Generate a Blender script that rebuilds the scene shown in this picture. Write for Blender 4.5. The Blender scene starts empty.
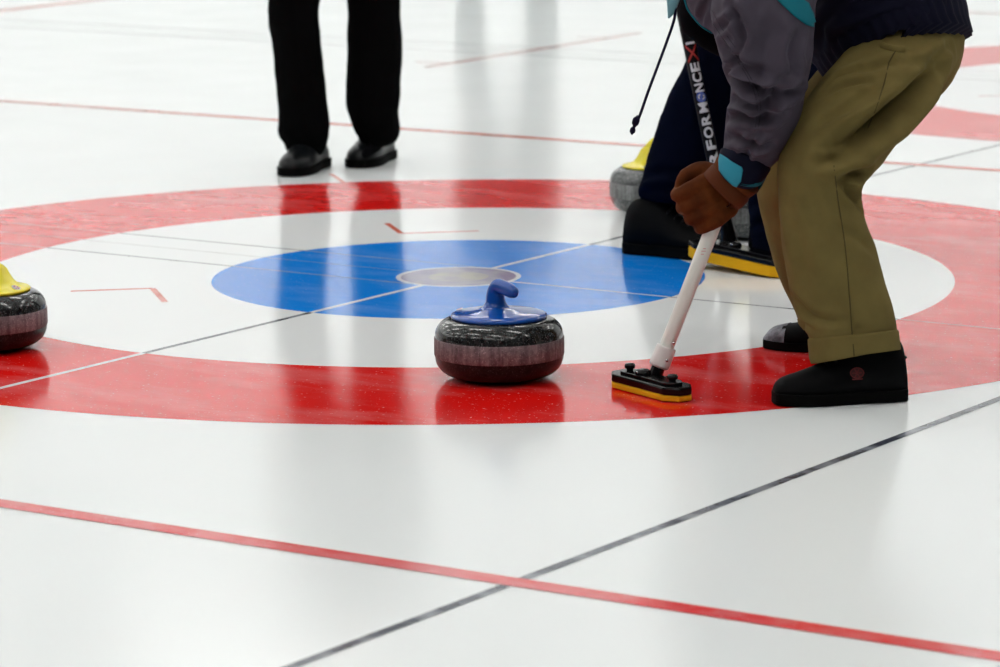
import bpy, bmesh, math, random
import numpy as np
from mathutils import Vector, Matrix, noise
from mathutils.bvhtree import BVHTree
random.seed(7)
C = bpy.context.scene.collection
SC = bpy.context.scene

# ------------------------------------------------------------------ camera, exposure, lights
FPX = 3499.8
CAM = Vector((4.85004, -7.05003, 1.37531))
FW = Vector((-0.54839898, 0.81774207, -0.17480411))
RT = Vector((0.8314778, 0.55546753, -0.01002497))
UP = Vector((-0.08890017, 0.15084342, 0.98455219))
cd = bpy.data.cameras.new('camera'); cam = bpy.data.objects.new('camera', cd); C.objects.link(cam)
cam.matrix_world = Matrix(((RT.x, UP.x, -FW.x, CAM.x), (RT.y, UP.y, -FW.y, CAM.y), (RT.z, UP.z, -FW.z, CAM.z), (0, 0, 0, 1)))
cd.sensor_fit = 'HORIZONTAL'; cd.sensor_width = 36; cd.lens = FPX * 36 / 1000
cd.clip_start = .1; cd.clip_end = 200
cd.dof.use_dof = True; cd.dof.focus_distance = 7.25; cd.dof.aperture_fstop = 6.3
SC.camera = cam
SC.view_settings.view_transform = 'Standard'; SC.view_settings.look = 'None'
SC.view_settings.gamma = 1; SC.view_settings.exposure = 0.0
try: SC.view_settings.use_curve_mapping = False
except Exception: pass
LAMP = 19.2            # strength of the fluorescent diffusers
w = bpy.data.worlds.new('world'); SC.world = w; w.use_nodes = True
w.node_tree.nodes['Background'].inputs[0].default_value = (.9, .95, 1, 1)
w.node_tree.nodes['Background'].inputs[1].default_value = .3
SC.cycles.max_bounces = 8; SC.cycles.diffuse_bounces = 4; SC.cycles.glossy_bounces = 4
SC.cycles.sample_clamp_indirect = 6

FH = Vector((FW.x, FW.y, 0)).normalized()      # horizontal viewing heading: measures of the people are taken in it
RH = Vector((FH.y, -FH.x, 0))
ZU = Vector((0, 0, 1))
def AT(px, py, d):                             # point seen at a photo pixel at depth d (metres)
    px, py, d = float(px), float(py), float(d)
    return CAM + d * (FW + (px - 500) / FPX * RT - (py - 333.5) / FPX * UP)
def GR(px, py):
    v = FW + (px - 500) / FPX * RT - (py - 333.5) / FPX * UP
    return CAM - v * (CAM.z / v.z)

# ------------------------------------------------------------------ materials
def mat(name, col, rough=.6, spec=.5, metal=0, bump=None, var=None, coat=0, sheen=0, emit=None):
    m = bpy.data.materials.new(name); m.use_nodes = True
    nt = m.node_tree; b = nt.nodes['Principled BSDF']
    b.inputs['Base Color'].default_value = (*col, 1); b.inputs['Roughness'].default_value = rough
    b.inputs['Specular IOR Level'].default_value = spec; b.inputs['Metallic'].default_value = metal
    b.inputs['Coat Weight'].default_value = coat; b.inputs['Coat Roughness'].default_value = .05
    b.inputs['Sheen Weight'].default_value = sheen
    tc = nt.nodes.new('ShaderNodeTexCoord')
    if var:                                    # (scale, second colour, contrast)
        n = nt.nodes.new('ShaderNodeTexNoise'); n.inputs['Scale'].default_value = var[0]; n.inputs['Detail'].default_value = 5
        r = nt.nodes.new('ShaderNodeMapRange'); r.inputs[1].default_value = .5 - var[2]; r.inputs[2].default_value = .5 + var[2]
        x = nt.nodes.new('ShaderNodeMix'); x.data_type = 'RGBA'
        x.inputs[6].default_value = (*col, 1); x.inputs[7].default_value = (*var[1], 1)
        nt.links.new(tc.outputs['Object'], n.inputs['Vector']); nt.links.new(n.outputs['Fac'], r.inputs[0])
        nt.links.new(r.outputs[0], x.inputs[0]); nt.links.new(x.outputs[2], b.inputs['Base Color'])
    if bump:                                   # (scale, strength, distance)
        n = nt.nodes.new('ShaderNodeTexNoise'); n.inputs['Scale'].default_value = bump[0]; n.inputs['Detail'].default_value = 4
        bp = nt.nodes.new('ShaderNodeBump'); bp.inputs['Strength'].default_value = bump[1]; bp.inputs['Distance'].default_value = bump[2]
        nt.links.new(tc.outputs['Object'], n.inputs['Vector']); nt.links.new(n.outputs['Fac'], bp.inputs['Height'])
        nt.links.new(bp.outputs['Normal'], b.inputs['Normal'])
    if emit:
        b.inputs['Emission Color'].default_value = (*emit[0], 1); b.inputs['Emission Strength'].default_value = emit[1]
    return m

def ice_mat(name, col, frost=.25, speck=.6, patch=0.0, patch_col=(.75, .75, .76), wet=.115):
    """paint under ice: colour, drifting frost streaks along the sheet, white pebble flecks, a wet sheen over all"""
    m = bpy.data.materials.new(name); m.use_nodes = True
    nt = m.node_tree; N = nt.nodes; L = nt.links; b = N['Principled BSDF']
    tc = N.new('ShaderNodeTexCoord'); geo = N.new('ShaderNodeNewGeometry')
    def nz(scale, detail, stretch=(1, 1, 1), rough=.5):
        mp = N.new('ShaderNodeMapping'); mp.inputs['Scale'].default_value = stretch; mp.inputs['Rotation'].default_value = (0, 0, .35)
        n = N.new('ShaderNodeTexNoise'); n.inputs['Scale'].default_value = scale; n.inputs['Detail'].default_value = detail
        n.inputs['Roughness'].default_value = rough
        L.new(geo.outputs['Position'], mp.inputs['Vector']); L.new(mp.outputs[0], n.inputs['Vector']); return n.outputs['Fac']
    def rng(v, a, c, lo, hi):
        r = N.new('ShaderNodeMapRange'); r.inputs[1].default_value = a; r.inputs[2].default_value = c
        r.inputs[3].default_value = lo; r.inputs[4].default_value = hi; L.new(v, r.inputs[0]); return r.outputs[0]
    def mix(f, a, c):
        x = N.new('ShaderNodeMix'); x.data_type = 'RGBA'
        if isinstance(a, tuple): x.inputs[6].default_value = (*a, 1)
        else: L.new(a, x.inputs[6])
        x.inputs[7].default_value = (*c, 1); L.new(f, x.inputs[0]); return x.outputs[2]
    c = mix(rng(nz(2.2, 6, (1, 2.6, 1), .62), .48, .78, 0, frost), col, (.82, .83, .84))
    c = mix(rng(nz(120, 2), .66, .76, 0, speck), c, (.85, .86, .87))
    if patch: c = mix(rng(nz(14, 4), .42, .62, 0, patch), c, patch_col)
    L.new(c, b.inputs['Base Color'])
    b.inputs['IOR'].default_value = 1.36
    L.new(rng(nz(3, 3), .3, .7, wet, wet * 1.12), b.inputs['Roughness'])
    bp = N.new('ShaderNodeBump'); bp.inputs['Strength'].default_value = .03; bp.inputs['Distance'].default_value = .001
    L.new(nz(90, 3), bp.inputs['Height']); L.new(bp.outputs[0], b.inputs['Normal'])
    return m

M = {}
M['ice'] = ice_mat('ice', (.825, .865, .865), .12, .15, wet=.16)
M['red_paint'] = ice_mat('red_paint', (.70, .007, .005), .18, .55)
M['blue_paint'] = ice_mat('blue_paint', (.003, .22, .76), .14, .3)
M['white_paint'] = ice_mat('white_paint', (.83, .86, .862), .1, .1)
M['white_line'] = ice_mat('white_line', (.72, .74, .76), .3, .2)
M['grey_line'] = ice_mat('grey_line', (.045, .052, .075), .1, .2, .8, (.28, .3, .33))
M['thin_line'] = ice_mat('thin_line', (.16, .17, .18), .3, .2, .6, (.5, .51, .52))
M['faint_line'] = ice_mat('faint_line', (.5, .5, .5), .3, .2, .6, (.72, .73, .73))
M['pale_blue_line'] = ice_mat('pale_blue_line', (.24, .33, .5), .3, .2, .6, (.1, .25, .55))
M['pink_line'] = ice_mat('pink_line', (.75, .45, .45), .3, .2, .6, (.68, .25, .24))
M['red_line'] = ice_mat('red_line', (.70, .045, .05), .35, .4, .55, (.72, .2, .2))
M['orange_line'] = ice_mat('orange_line', (.66, .12, .07), .3, .2, .5, (.7, .3, .22))
M['button_paint'] = ice_mat('button_paint', (.20, .17, .30), .25, .3, .8, (.34, .33, .37))
M['button_mid'] = ice_mat('button_mid', (.36, .35, .30), .25, .3, .8, (.25, .22, .30))

def granite(name, lo, hi, flecks, rough, line=0):
    m = bpy.data.materials.new(name); m.use_nodes = True
    nt = m.node_tree; N = nt.nodes; L = nt.links; b = N['Principled BSDF']
    tc = N.new('ShaderNodeTexCoord')
    v = N.new('ShaderNodeTexVoronoi'); v.inputs['Scale'].default_value = 480
    n = N.new('ShaderNodeTexNoise'); n.inputs['Scale'].default_value = 110; n.inputs['Detail'].default_value = 6
    for q in (v, n): L.new(tc.outputs['Object'], q.inputs['Vector'])
    r = N.new('ShaderNodeMapRange'); r.inputs[1].default_value = .35; r.inputs[2].default_value = .68; L.new(n.outputs['Fac'], r.inputs[0])
    x = N.new('ShaderNodeMix'); x.data_type = 'RGBA'; x.inputs[6].default_value = (*lo, 1); x.inputs[7].default_value = (*hi, 1); L.new(r.outputs[0], x.inputs[0])
    s = N.new('ShaderNodeSeparateColor'); L.new(v.outputs['Color'], s.inputs[0])
    r2 = N.new('ShaderNodeMapRange'); r2.inputs[1].default_value = .86; r2.inputs[2].default_value = .93; L.new(s.outputs[0], r2.inputs[0])
    y = N.new('ShaderNodeMix'); y.data_type = 'RGBA'; L.new(x.outputs[2], y.inputs[6]); y.inputs[7].default_value = (*flecks, 1); L.new(r2.outputs[0], y.inputs[0])
    out = y.outputs[2]
    if line:                                   # vertical pitting of the striking band
        mp = N.new('ShaderNodeMapping'); mp.inputs['Scale'].default_value = (90, 90, 8); L.new(tc.outputs['Object'], mp.inputs[0])
        n2 = N.new('ShaderNodeTexNoise'); n2.inputs['Scale'].default_value = 1; n2.inputs['Detail'].default_value = 3; L.new(mp.outputs[0], n2.inputs['Vector'])
        r3 = N.new('ShaderNodeMapRange'); r3.inputs[1].default_value = .38; r3.inputs[2].default_value = .62; r3.inputs[3].default_value = .55; r3.inputs[4].default_value = 1.1
        L.new(n2.outputs['Fac'], r3.inputs[0])
        z = N.new('ShaderNodeVectorMath'); z.operation = 'SCALE'; L.new(out, z.inputs[0]); L.new(r3.outputs[0], z.inputs['Scale']); out = z.outputs[0]
    L.new(out, b.inputs['Base Color']); b.inputs['Roughness'].default_value = rough
    return m
M['granite'] = granite('dark_granite', (.006, .0075, .008), (.024, .028, .028), (.075, .082, .078), .13)
M['band'] = granite('rough_band', (.15, .115, .122), (.25, .20, .21), (.33, .27, .28), .75, 1)
M['granite_shade'] = granite('dark_granite_shade', (.004, .0045, .005), (.014, .016, .016), (.04, .044, .042), .3); M['granite_shade'].node_tree.nodes['Principled BSDF'].inputs['Specular IOR Level'].default_value = .2  # same granite for the underside, its shade put into a darker, duller copy
M['granite_grey'] = granite('grey_granite', (.06, .064, .066), (.14, .15, .15), (.3, .31, .31), .25)
M['band_grey'] = granite('grey_band', (.18, .19, .19), (.26, .27, .27), (.36, .37, .37), .7, 1)
M['blue_plastic'] = mat('blue_plastic', (.002, .07, .37), .14, .4, coat=.25)
M['yellow_plastic'] = mat('yellow_plastic', (.78, .68, .01), .25, .5)
M['sticker_red'] = mat('sticker_red', (.6, .06, .05), .5)
M['sticker_white'] = mat('sticker_white', (.75, .72, .68), .5)
M['dark_print'] = mat('dark_print', (.12, .13, .05), .5)
M['steel'] = mat('steel', (.6, .6, .62), .25, .5, 1)
M['khaki'] = mat('khaki_twill', (.172, .132, .046), .95, .06, bump=(900, .25, .0006), var=(16, (.130, .098, .034), .25))
M['khaki_far'] = M['khaki']
M['seam'] = mat('khaki_seam', (.075, .058, .022), .95, .1)
M['sleeve'] = mat('grey_nylon', (.070, .058, .080), .7, .12, bump=(700, .2, .0005), var=(11, (.048, .040, .055), .25))
M['navy'] = mat('navy_nylon', (.005, .005, .015), .75, .08, bump=(500, .2, .0005))
M['teal'] = mat('teal_nylon', (.007, .13, .17), .7, .1, bump=(600, .2, .0005))
M['teal_tab'] = mat('teal_tab', (.03, .26, .36), .7, .15, bump=(600, .3, .0005))
M['dark_teal'] = mat('dark_teal', (.008, .10, .13), .75, .1)
M['black_cloth'] = mat('black_cloth', (.0035, .0035, .0045), .95, .03)
M['black_trouser'] = mat('black_trouser', (.0025, .0028, .003), .95, .02)
M['navy_trouser'] = mat('navy_trouser', (.0018, .003, .010), .95, .02, bump=(600, .2, .0005))
M['black_shoe'] = mat('black_shoe', (.002, .0021, .0025), .6, .07)
M['black_leather'] = mat('black_leather', (.003, .004, .005), .32, .2)
M['black_rubber'] = mat('black_rubber', (.002, .002, .002), .7, .05)
M['grey_tape'] = mat('grey_tape', (.24, .24, .29), .4, .4, bump=(55, .8, .006), var=(38, (.06, .06, .075), .14))
M['leather'] = mat('brown_leather', (.125, .034, .007), .8, .08, bump=(260, .35, .001), var=(26, (.060, .016, .005), .22))
M['leather_dark'] = mat('brown_leather_strap', (.085, .022, .006), .7, .12, bump=(260, .3, .001))
M['white_shaft'] = mat('white_shaft', (.80, .83, .77), .3, .5)
M['white_plastic'] = mat('white_plastic', (.78, .77, .75), .3, .5)
M['black_plastic'] = mat('black_plastic', (.002, .002, .0025), .2, .22)
M['black_shaft'] = mat('black_shaft', (.002, .002, .003), .5, .12)
M['pad'] = mat('yellow_pad', (.80, .42, .012), .85, .1, bump=(400, .4, .001))
M['print_white'] = mat('print_white', (.6, .6, .62), .5)
M['print_red'] = mat('print_red', (.42, .02, .015), .5)
M['print_blue'] = mat('print_blue', (.06, .10, .38), .5)
M['print_pink'] = mat('print_pink', (.7, .35, .35), .5)
M['skin'] = mat('skin', (.55, .32, .23), .55, .3)
M['hair'] = mat('hair', (.10, .09, .085), .7, .2)
M['eye'] = mat('eye', (.6, .6, .58), .2)
M['cord'] = mat('navy_cord', (.006, .006, .022), .8, .1)
M['wall'] = mat('painted_wall', (.86, .87, .88), .8, .2, bump=(30, .1, .002))
M['dark_wall'] = mat('dark_wall', (.05, .055, .065), .8, .2, bump=(30, .1, .002))
M['ceiling'] = mat('white_ceiling', (.8, .8, .8), .9, .1)
M['steel_white'] = mat('white_enamel', (.75, .75, .75), .5)
M['tube'] = mat('diffuser', (.9, .9, .9), .5, emit=((1, .985, .95), LAMP))

# ------------------------------------------------------------------ mesh helpers
def me_from(verts, faces, smooth=True):
    me = bpy.data.meshes.new('m'); me.from_pydata([tuple(v) for v in verts], [], faces); me.update()
    if smooth: me.polygons.foreach_set('use_smooth', [True] * len(me.polygons))
    return me
def obj(name, me, m, parent=None, world=True):
    o = bpy.data.objects.new(name, me); me.name = name
    me.materials.clear(); me.materials.append(M[m] if isinstance(m, str) else m)
    C.objects.link(o)
    if parent is not None:
        o.parent = parent
        if world:
            r = parent; off = Vector((0, 0, 0))
            while r is not None: off += r.location; r = r.parent
            me.transform(Matrix.Translation(-off))
    return o
def thing(name, label, cat, loc=(0, 0, 0), group=None):
    o = bpy.data.objects.new(name, None); C.objects.link(o); o.location = loc; o.empty_display_size = .1
    o['label'] = label; o['category'] = cat
    if group: o['group'] = group
    return o
def join(*mm):
    vs, fs, n = [], [], 0
    for me in mm:
        vs += [tuple(v.co) for v in me.vertices]; fs += [tuple(i + n for i in p.vertices) for p in me.polygons]; n = len(vs)
    return me_from(vs, fs)
def lathe(prof, n=48, cap=False):
    vs, fs = [], []
    for r, z in prof:
        for k in range(n): a = 2 * math.pi * k / n; vs.append((r * math.cos(a), r * math.sin(a), z))
    for i in range(len(prof) - 1):
        for k in range(n):
            k2 = (k + 1) % n; fs.append((i * n + k, i * n + k2, (i + 1) * n + k2, (i + 1) * n + k))
    if cap: fs.append(tuple(range(n))[::-1]); fs.append(tuple((len(prof) - 1) * n + k for k in range(n)))
    return me_from(vs, fs)
def catmull(P, k):
    P = np.array(P, float); n = len(P); out = []
    for i in range(n - 1):
        p0 = P[max(i - 1, 0)]; p1 = P[i]; p2 = P[i + 1]; p3 = P[min(i + 2, n - 1)]
        for s in range(k):
            t = s / k
            out.append(.5 * ((2 * p1) + (-p0 + p2) * t + (2 * p0 - 5 * p1 + 4 * p2 - p3) * t * t + (-p0 + 3 * p1 - 3 * p2 + p3) * t ** 3))
    out.append(P[-1]); return np.array(out)
def loft(rings, n=28, k=5, ref=None, cap=True, capround=1.0, power=2.0):
    """rings of (centre, a, b): an elliptical tube through the centres; b lies along ref, a across it"""
    ref = np.array(ref if ref is not None else FH, float)
    rows = catmull([[*c, a, b] for c, a, b in rings], k)
    cen = rows[:, :3]; T = np.gradient(cen, axis=0); T /= np.linalg.norm(T, axis=1)[:, None] + 1e-12
    if cap:                                    # rounded ends
        pre, post = [], []
        for f in (.35, .7, .92):
            h = math.sqrt(max(0, 1 - f * f)) * capround
            pre.append(np.r_[cen[0] - T[0] * h * min(rows[0, 3:5]), rows[0, 3:5] * f])
            post.append(np.r_[cen[-1] + T[-1] * h * min(rows[-1, 3:5]), rows[-1, 3:5] * f])
        rows = np.vstack([pre, rows, post[::-1]]); T = np.vstack([[T[0]] * 3, T, [T[-1]] * 3])
    vs, fs = [], []
    for r, t in zip(rows, T):
        e2 = ref - t * (ref @ t); e2 /= np.linalg.norm(e2) + 1e-12; e1 = np.cross(t, e2)
        for q in range(n):
            a = 2 * math.pi * q / n; c, s = math.cos(a), math.sin(a)
            c = math.copysign(abs(c) ** (2 / power), c); s = math.copysign(abs(s) ** (2 / power), s)
            vs.append(r[:3] + e1 * r[3] * c + e2 * r[4] * s)
    for i in range(len(rows) - 1):
        for q in range(n):
            q2 = (q + 1) % n; fs.append((i * n + q, (i + 1) * n + q, (i + 1) * n + q2, i * n + q2))
    if cap: fs.append(tuple(range(n))); fs.append(tuple((len(rows) - 1) * n + q for q in range(n))[::-1])
    return me_from(vs, fs)
def tube(pts, r, n=10, k=4):
    rr = r if isinstance(r, (list, tuple)) else [r] * len(pts)
    d = Vector(pts[-1]) - Vector(pts[0]); ref = Vector((0, 0, 1)) if abs(d.normalized().z) < .8 else Vector((1, .3, 0))
    return loft([(p, q, q) for p, q in zip(pts, rr)], n, k, ref)
def ball(c, rx, ry, rz, n=20, rot=None):
    bm = bmesh.new(); bmesh.ops.create_uvsphere(bm, u_segments=n, v_segments=n // 2 + 2, radius=1)
    me = bpy.data.meshes.new('m'); bm.to_mesh(me); bm.free()
    me.transform(Matrix.Translation(c) @ (rot or Matrix()) @ Matrix.Diagonal((rx, ry, rz, 1)))
    me.polygons.foreach_set('use_smooth', [True] * len(me.polygons)); return me
def box(c, sx, sy, sz, bev=0, rot=None, seg=2):
    bm = bmesh.new(); bmesh.ops.create_cube(bm, size=1); bmesh.ops.scale(bm, vec=(sx, sy, sz), verts=bm.verts)
    if bev: bmesh.ops.bevel(bm, geom=bm.edges[:], offset=bev, segments=seg, affect='EDGES', profile=.5)
    me = bpy.data.meshes.new('m'); bm.to_mesh(me); bm.free(); me.transform(Matrix.Translation(c) @ (rot or Matrix())); return me
def prism(outline, z0, z1, bev=0):
    bm = bmesh.new(); vs = [bm.verts.new((x, y, z0)) for x, y in outline]; f = bm.faces.new(vs)
    r = bmesh.ops.extrude_face_region(bm, geom=[f]); bmesh.ops.translate(bm, vec=(0, 0, z1 - z0), verts=[v for v in r['geom'] if isinstance(v, bmesh.types.BMVert)])
    bmesh.ops.recalc_face_normals(bm, faces=bm.faces)
    if bev: bmesh.ops.bevel(bm, geom=[e for e in bm.edges], offset=bev, segments=2, affect='EDGES', profile=.5)
    me = bpy.data.meshes.new('m'); bm.to_mesh(me); bm.free(); return me
def fuse(mm, voxel, smooth=4):
    """one continuous skin over several overlapping shapes"""
    me = join(*mm); o = bpy.data.objects.new('t', me); C.objects.link(o)
    r = o.modifiers.new('r', 'REMESH'); r.mode = 'VOXEL'; r.voxel_size = voxel
    s = o.modifiers.new('s', 'SMOOTH'); s.iterations = smooth; s.factor = .5
    dg = bpy.context.evaluated_depsgraph_get(); dg.update()
    out = bpy.data.meshes.new_from_object(o.evaluated_get(dg)); bpy.data.objects.remove(o)
    out.polygons.foreach_set('use_smooth', [True] * len(out.polygons)); return out
def arrays(me):
    n = len(me.vertices); co = np.empty(n * 3); me.vertices.foreach_get('co', co)
    no = np.empty(n * 3); me.vertices.foreach_get('normal', no); return co.reshape(-1, 3), no.reshape(-1, 3)
def on_surface(me, pts, lift=0):
    bv = BVHTree.FromPolygons([v.co for v in me.vertices], [p.vertices for p in me.polygons]); out = []
    for px, py in pts:
        d = (AT(px, py, 1) - CAM).normalized(); h = bv.ray_cast(CAM, d)
        if h[0] is not None: out.append(h[0] + h[1] * lift)
    return out
def folds(me, strokes, gain=1.0):
    """cloth folds: (points on the cloth, half-width m, depth m); a valley with a raised lip on both sides"""
    co, no = arrays(me); disp = np.zeros(len(co)); base = me.copy()
    for pts, wd, dp in strokes:
        L = on_surface(base, catmull([(x, y) for x, y in pts], 6)[:, :2])
        if len(L) < 2: continue
        P = np.array([tuple(p) for p in L]); seg = np.linalg.norm(np.diff(P, axis=0), axis=1); cum = np.r_[0, np.cumsum(seg)]
        sel = np.where(((co > P.min(0) - 4 * wd) & (co < P.max(0) + 4 * wd)).all(1))[0]
        best = np.full(len(sel), 9.); tt = np.zeros(len(sel)); q = co[sel]
        for i in range(len(P) - 1):
            v = P[i + 1] - P[i]; t = np.clip(((q - P[i]) @ v) / (v @ v + 1e-12), 0, 1)
            d = np.linalg.norm(q - P[i] - t[:, None] * v, axis=1); m = d < best
            best[m] = d[m]; tt[m] = (cum[i] + t[m] * seg[i]) / cum[-1]
        env = np.sqrt(np.clip(np.sin(np.pi * np.clip(tt, .03, .97)), 0, 1)); s = best / wd
        disp[sel] += gain * env * dp * (-np.exp(-s * s) + .55 * np.exp(-((s - 1.9) / .9) ** 2))
    co = co + no * disp[:, None]; me.vertices.foreach_set('co', co.ravel()); me.update(); bpy.data.meshes.remove(base)
def rumple(me, scale, amp, stretch=(1, 1, 1)):
    co, no = arrays(me); s = np.array(stretch) * scale
    d = np.array([noise.noise(Vector(v * s)) + .5 * noise.noise(Vector(v * s * 2.1)) for v in co]) * amp
    co = co + no * d[:, None]; me.vertices.foreach_set('co', co.ravel()); me.update()

# ------------------------------------------------------------------ the setting: hall, ice, painted marks
def struct(name, me, m, parent=None):
    o = obj(name, me, m, parent)
    if parent is None: o['kind'] = 'structure'
    return o
X0, X1, Y0, Y1, H = -30., 9., -11., 15., 6.2
def quad(a, b, c, d): return me_from([a, b, c, d], [(0, 1, 2, 3)], False)
floor = struct('floor', quad((X0, Y0, 0), (X1, Y0, 0), (X1, Y1, 0), (X0, Y1, 0)), 'ice')
struct('ceiling', quad((X0, Y1, H), (X1, Y1, H), (X1, Y0, H), (X0, Y0, H)), 'ceiling')
struct('wall_back', box(((X0 + X1) / 2, Y1 + .1, H / 2), X1 - X0, .2, H), 'wall')
struct('wall_front', box(((X0 + X1) / 2, Y0 - .1, H / 2), X1 - X0, .2, H), 'dark_wall')
struct('wall_left', box((X0 - .1, (Y0 + Y1) / 2, H / 2), .2, Y1 - Y0, H), 'wall')
struct('wall_right', box((X1 + .1, (Y0 + Y1) / 2, H / 2), .2, Y1 - Y0, H), 'dark_wall')

LIFT = [.0002]
def flat(name, outline_or_verts, m, faces=None):
    z = LIFT[0]; vs = [(x, y, z) for x, y in outline_or_verts]
    return struct(name, me_from(vs, faces or [tuple(range(len(vs)))], False), m, floor)
def disc(name, cx, cy, r0, r1, m, n=192):
    vs, fs = [], []
    for k in range(n):
        a = 2 * math.pi * k / n
        vs += [(cx + r0 * math.cos(a), cy + r0 * math.sin(a)), (cx + r1 * math.cos(a), cy + r1 * math.sin(a))]
    for k in range(n):
        j = (k + 1) % n; fs.append((2 * k, 2 * k + 1, 2 * j + 1, 2 * j))
    flat(name, vs, m, fs)
def stripe(name, x0, y0, x1, y1, wd, m):
    d = Vector((x1 - x0, y1 - y0)).normalized() * wd / 2; nx, ny = -d.y, d.x
    flat(name, [(x0 - nx, y0 - ny), (x1 - nx, y1 - ny), (x1 + nx, y1 + ny), (x0 + nx, y0 + ny)], m)
SHEET = 4.97
for cy in (0, SHEET, -SHEET):
    LIFT[0] = .0003
    disc('red_ring', 0, cy, 1.219, 1.829, 'red_paint')
    disc('white_ring', 0, cy, .61, 1.219, 'white_paint')
    disc('blue_ring', 0, cy, .155, .61, 'blue_paint')
    disc('button', 0, cy, .075, .143, 'button_paint', 64)
    disc('button_rim', 0, cy, .143, .155, 'white_line', 64)
    disc('button_centre', 0, cy, .0, .075, 'button_mid', 64)
    LIFT[0] = .0006
    # tee line: pale over the painted rings, dark on the white ice
    for s in (-1, 1):
        for a, b, m in ((.155, .61, 'white_line'), (.61, 1.219, 'grey_line'), (1.219, 1.829, 'white_line'), (1.829, SHEET / 2 - .02, 'grey_line' if cy <= 0 and s < 0 else 'thin_line')):
            stripe('tee_line', 0, cy + s * a, 0, cy + s * b, .016, m)
    # centre line towards the back, three thin lines towards the hog line
    for a, b, m in ((.155, .61, 'white_line'), (.61, 1.219, 'thin_line'), (1.219, 1.829, 'pink_line'), (1.829, 4.5, 'thin_line')):
        stripe('centre_line', a, cy, b, cy, .010, m)
    for dy, wd in ((.148, .010), (-.152, .010), (0.005, .007)):
        xin = -math.sqrt(max(0, .155 ** 2 - dy * dy))
        e = lambda r: -math.sqrt(r * r - dy * dy)
        ml = 'faint_line' if dy == .005 else 'thin_line'
        for a, b, m in ((xin, e(.61), 'pale_blue_line'), (e(.61), e(1.219), ml), (e(1.219), e(1.829), 'pink_line'), (e(1.829), -12, ml)):
            stripe('guide_line', a, cy + dy, b, cy + dy, wd, m)
    # small red chevrons inside the eight-foot ring
    for sx in (-1, 1):
        for sy in (-1, 1):
            stripe('corner_mark', sx * .545, cy + sy * .525, sx * .69, cy + sy * .66, .016, 'orange_line')
            stripe('corner_mark', sx * .545, cy + sy * .525, .44 if sx > 0 else -.39, cy + sy * (.62 if sx > 0 else .667), .016, 'orange_line')
    stripe('corner_mark', -1.30, cy + 1.29, -1.446, cy + 1.426, .016, 'orange_line')
    stripe('range_mark', -3.05, cy - .75, -3.08, cy + .92, .03, 'orange_line')
    for q in (-.58, .63): stripe('range_mark', -3.22, cy + q, -3.06, cy + q, .02, 'orange_line')
for yl in (-7.49, -2.504, 2.485, 7.46): LIFT[0] = .0009; stripe('side_line', -29, yl, 8.9, yl, .05, 'red_line' if yl < 0 else 'orange_line')
LIFT[0] = .0007
stripe('back_line', 1.825, -10.9, 1.825, 10, .021, 'grey_line')
stripe('hog_line', -6.4, -10.9, -6.4, 10, .10, 'orange_line')

# fluorescent fixtures
lamp = None
for i in range(9):
    for j in range(6):
        x = X0 + 2.5 + i * 4.3; y = Y0 + 2.3 + j * 4.2
        if lamp is None:
            lamp = thing('ceiling_light', 'long white fluorescent fixture on the hall ceiling', 'light', (x, y, H), 'fluorescent fixtures on the hall ceiling')
            obj('housing', box((0, 0, -.05), 2.5, .36, .1, .01), 'steel_white', lamp, False)
            obj('diffuser', box((0, 0, -.11), 2.4, .3, .03), 'tube', lamp, False)
        else:
            r = lamp.copy(); C.objects.link(r); r.location = (x, y, H)
            for ch in lamp.children: c = ch.copy(); C.objects.link(c); c.parent = r

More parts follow.
